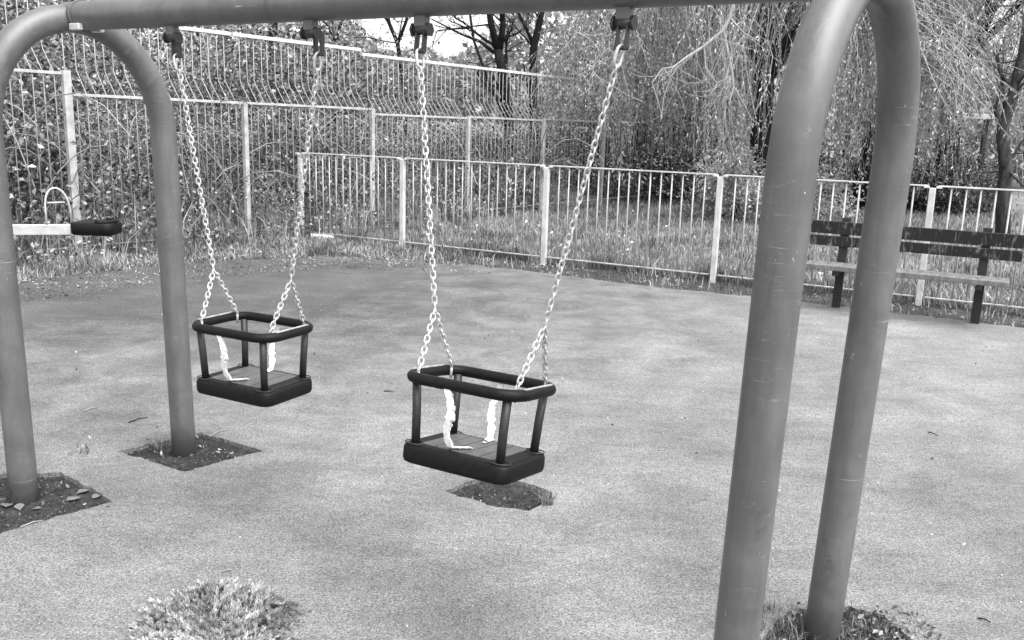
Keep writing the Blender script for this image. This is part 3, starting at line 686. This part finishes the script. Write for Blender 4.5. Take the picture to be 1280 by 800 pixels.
# tree at the right edge
b=at(1254,292,15.4); b[2]=-.05
rt_=[([b]+A([(1254,250),(1258,210),(1252,165),(1266,120),(1280,60),(1290,-10)],15.4),.125,.07),(A([(1256,170),(1245,140),(1250,118),(1262,98)],15.4),.05,.02),(A([(1266,112),(1250,90),(1246,70),(1258,62)],15.4),.03,.012)]
bare_tree('mottled leaning tree trunk behind the low railing at the right edge',rt_,31,2,500,M_bark2)
b=at(1072,268,21); b[2]=-.05
rt_=[([b]+A([(1078,232),(1083,200),(1090,168),(1096,120)],21),.2,.12)]
bare_tree('dark leaning tree trunk just left of the far leg of the right hoop',rt_,33,1,0)
# pale timber rail on posts
tr=thing('timber_rail','pale timber rail on posts above the round bush at the right','railing',tuple(at(1180,250,22.2)*[1,1,0]))
O=np.array(tr.location)
for (x0,x1,y0,y1,th) in ((1183,1266,144,147,.12),(1060,1172,143.5,145,.045),(1040,1078,169,166.5,.05)):
    a_,b_=at(x0,y0,22.2),at(x1,y1,22.2); d=b_-a_; L=np.linalg.norm(d); d/=L; nn=np.cross(V3(0,0,1),d)
    box(MB(),(a_+b_)/2-O,(L,.14,th),np.array([d,nn,np.cross(d,nn)]),.01).obj('beam',M_pale,tr)
for x in (1064,1120,1188,1236,1262):
    q=at(x,148,22.2); box(MB(),V3(q[0],q[1]+.1,q[2]/2-.05)-O,(.10,.10,q[2]+.02),None,.008).obj('post',M_benchleg,tr)
a_,b_=at(1248,143,22.1),at(1272,124,22.1); tube(MB(),[a_-O,b_-O],.05,8).obj('brace',M_pale,tr)

# small plants on the play surface ------------------------------------------------
def sprig_plant(label,c,R,hgt,nst,seed):
    rg=np.random.default_rng(seed); root=thing('ground_plant',label,'plant',(c[0],c[1],0)); st=MB(); LP=[];LA=[]
    for i in range(nst):
        a=rg.random()*6.283; r0=R*.80*rg.random()**.5; s=V3(math.cos(a)*r0,math.sin(a)*r0,0)
        out=a+rg.normal()*1.1; l=rg.uniform(.35,1)*R*.5; el=rg.uniform(.25,1.45)
        d=V3(math.cos(out)*math.cos(el),math.sin(out)*math.cos(el),math.sin(el)*hgt/R*2.6*max(.25,1-(r0/R)**2))
        pts=np.array([s+d*l*q+V3(0,0,.02-.05*q*q) for q in np.linspace(0,1,6)]); pts[:,2]=np.maximum(pts[:,2],.006)
        tube(st,pts,np.linspace(.0022,.001,6),4,cap=False)
        m=30; t=rg.uniform(.1,1,m)*5; j=np.minimum(t.astype(int),4); fr=(t-j)[:,None]
        LP.append(pts[j]*(1-fr)+pts[j+1]*fr); LA.append(np.tile(d/np.linalg.norm(d),(m,1)))
    st.obj('stem',M_cane,root); lf=MB(); leaves(lf,np.concatenate(LP),(.009,.022),.36,.25,axis=np.concatenate(LA),rg=rg)
    lf.obj('foliage',M_conifer,root,smooth=False); return root
sprig_plant('pale feathery low plant sprouting from the surface at the bottom left',on(266,784)[:2],.255,.115,430,51)
def tuft(label,c,n_,R,h,seed,wid=.004,leafn=0):
    rg=np.random.default_rng(seed); root=thing('grass_tuft',label,'grass tuft',(c[0],c[1],-.02 if 'clump' not in label else 0),0)
    m=MB(); a=rg.random(n_)*6.283; r=R*rg.random(n_)**.7; P=np.stack([np.cos(a)*r,np.sin(a)*r,0*a],1); blades(m,P,h,wid,1.1,rg); m.obj('foliage',M_grass,root,smooth=False)
    if leafn:
        lm=MB(); a=rg.random(leafn)*6.283; r=R*1.3*rg.random(leafn)**.6; leaves(lm,np.stack([np.cos(a)*r,np.sin(a)*r,.004+.03*rg.random(leafn)],1),(.010,.030),.6,.15,rg=rg); lm.obj('foliage',M_dead,root,smooth=False)
tuft('small grass tuft at the right corner of the middle soil patch',on(684,630),70,.022,(.05,.12),61,.0045)
tuft('pale weed on the far left soil patch, left of the hoop leg',on(196,556),50,.05,(.02,.07),62,.004,26)
tuft('little clump of dry leaves between the two left soil patches',on(104,566),14,.04,(.01,.03),63,.003,22)
tuft('weeds and dead leaves around the foot of the far right hoop leg',on(1075,785)[:2],240,.13,(.015,.06),64,.003,140)
tuft('grass weeds between the two feet of the right hoop',on(985,782)[:2],330,.12,(.015,.07),65,.003,80)
tuft('pale broad weed right of the right hoop on its soil patch',on(1125,785)[:2],80,.10,(.012,.035),66,.004,130)
tuft('sparse weed in the near corner of the far left soil patch',on(185,577),20,.03,(.01,.04),67,.003)
# single dead leaves on the near left patch
LW=['pale curled dead leaf by the foot of the near left hoop leg','large pale dead leaf farthest right on the near left soil patch','white torn dead leaf at the edge of the near left soil patch','pale dead leaf behind the torn one on the near left soil patch',
    'grey round dead leaf right beside the near left hoop leg','small pale dead leaf in the middle of the near left soil patch']
for (x,y,s_),lb in zip(((8,628,.07),(122,616,.055),(92,620,.06),(103,611,.06),(24,630,.055),(46,632,.035)),LW):
    m=MB(); u=np.linspace(0,1,7); L=[]
    wv=np.sin(np.pi*u**.8)*.34*(1+rng.normal(size=7)*.12)
    zc=.012*np.sin(u*3.1)+.004
    v=np.concatenate([np.c_[u-.5,wv,zc+.15*wv],np.c_[u-.5,0*u,zc],np.c_[u-.5,-wv,zc+.18*wv]])*s_
    i=np.arange(6); m.add(v,np.concatenate([np.stack([i+7,i+8,i+1,i],1),np.stack([i+14,i+15,i+8,i+7],1)]))
    o=m.obj('dead_leaf',M_dead,label=lb,cat='leaf',group='dead leaves on the near left soil patch'); q=on(x,y); o.location=(q[0],q[1],-.012); o.rotation_euler=(rng.normal()*.1,rng.normal()*.1,rng.random()*6)
# twigs
TW=[(645,521,690,527,'twig lying on the surface below the still swing'),(425,514,440,508,'short pale twig on the surface between the left hoop and its shadow'),(1160,541,1172,546,'dark twig on the surface right of the far right hoop leg'),
    (1222,775,1238,780,'thin twig on the surface at the bottom right'),(161,528,184,524,'thin dark twig left of the far left hoop leg'),(264,546,282,538,'pale twig lying across the far left soil patch')]
TW=[(161,529,185,523,'thin dark twig lying left of the far left hoop leg'),(105,515,121,510,'pale short twig lying between the two left hoop legs'),(262,547,283,538,'pale twig lying across the corner of the far left soil patch'),
    (1160,541,1172,546,'dark short twig lying right of the far right hoop leg'),(1222,774,1238,780,'thin twig lying at the bottom right of the play surface'),(480,490,492,491,'tiny dark twig lying between the two swings'),(26,660,54,652,'long pale twig along the edge of the near left soil patch'),(278,716,290,714,'pale straw lying just above the feathery plant')]
for x0,y0,x1,y1,lb in TW:
    a_,b_=on(x0,y0),on(x1,y1); m_=(a_+b_)/2; d=b_-a_; m=MB()
    tube(m,[-d/2+V3(0,0,.005),d*.1+V3(-d[1],d[0],0)*.08+V3(0,0,.008),d/2+V3(0,0,.005)],[.0028,.0025,.0015],6)
    m.obj('twig',M_palebark if 'pale' in lb else M_bark,label=lb,cat='twig',group='twigs lying on the play surface').location=tuple(m_)
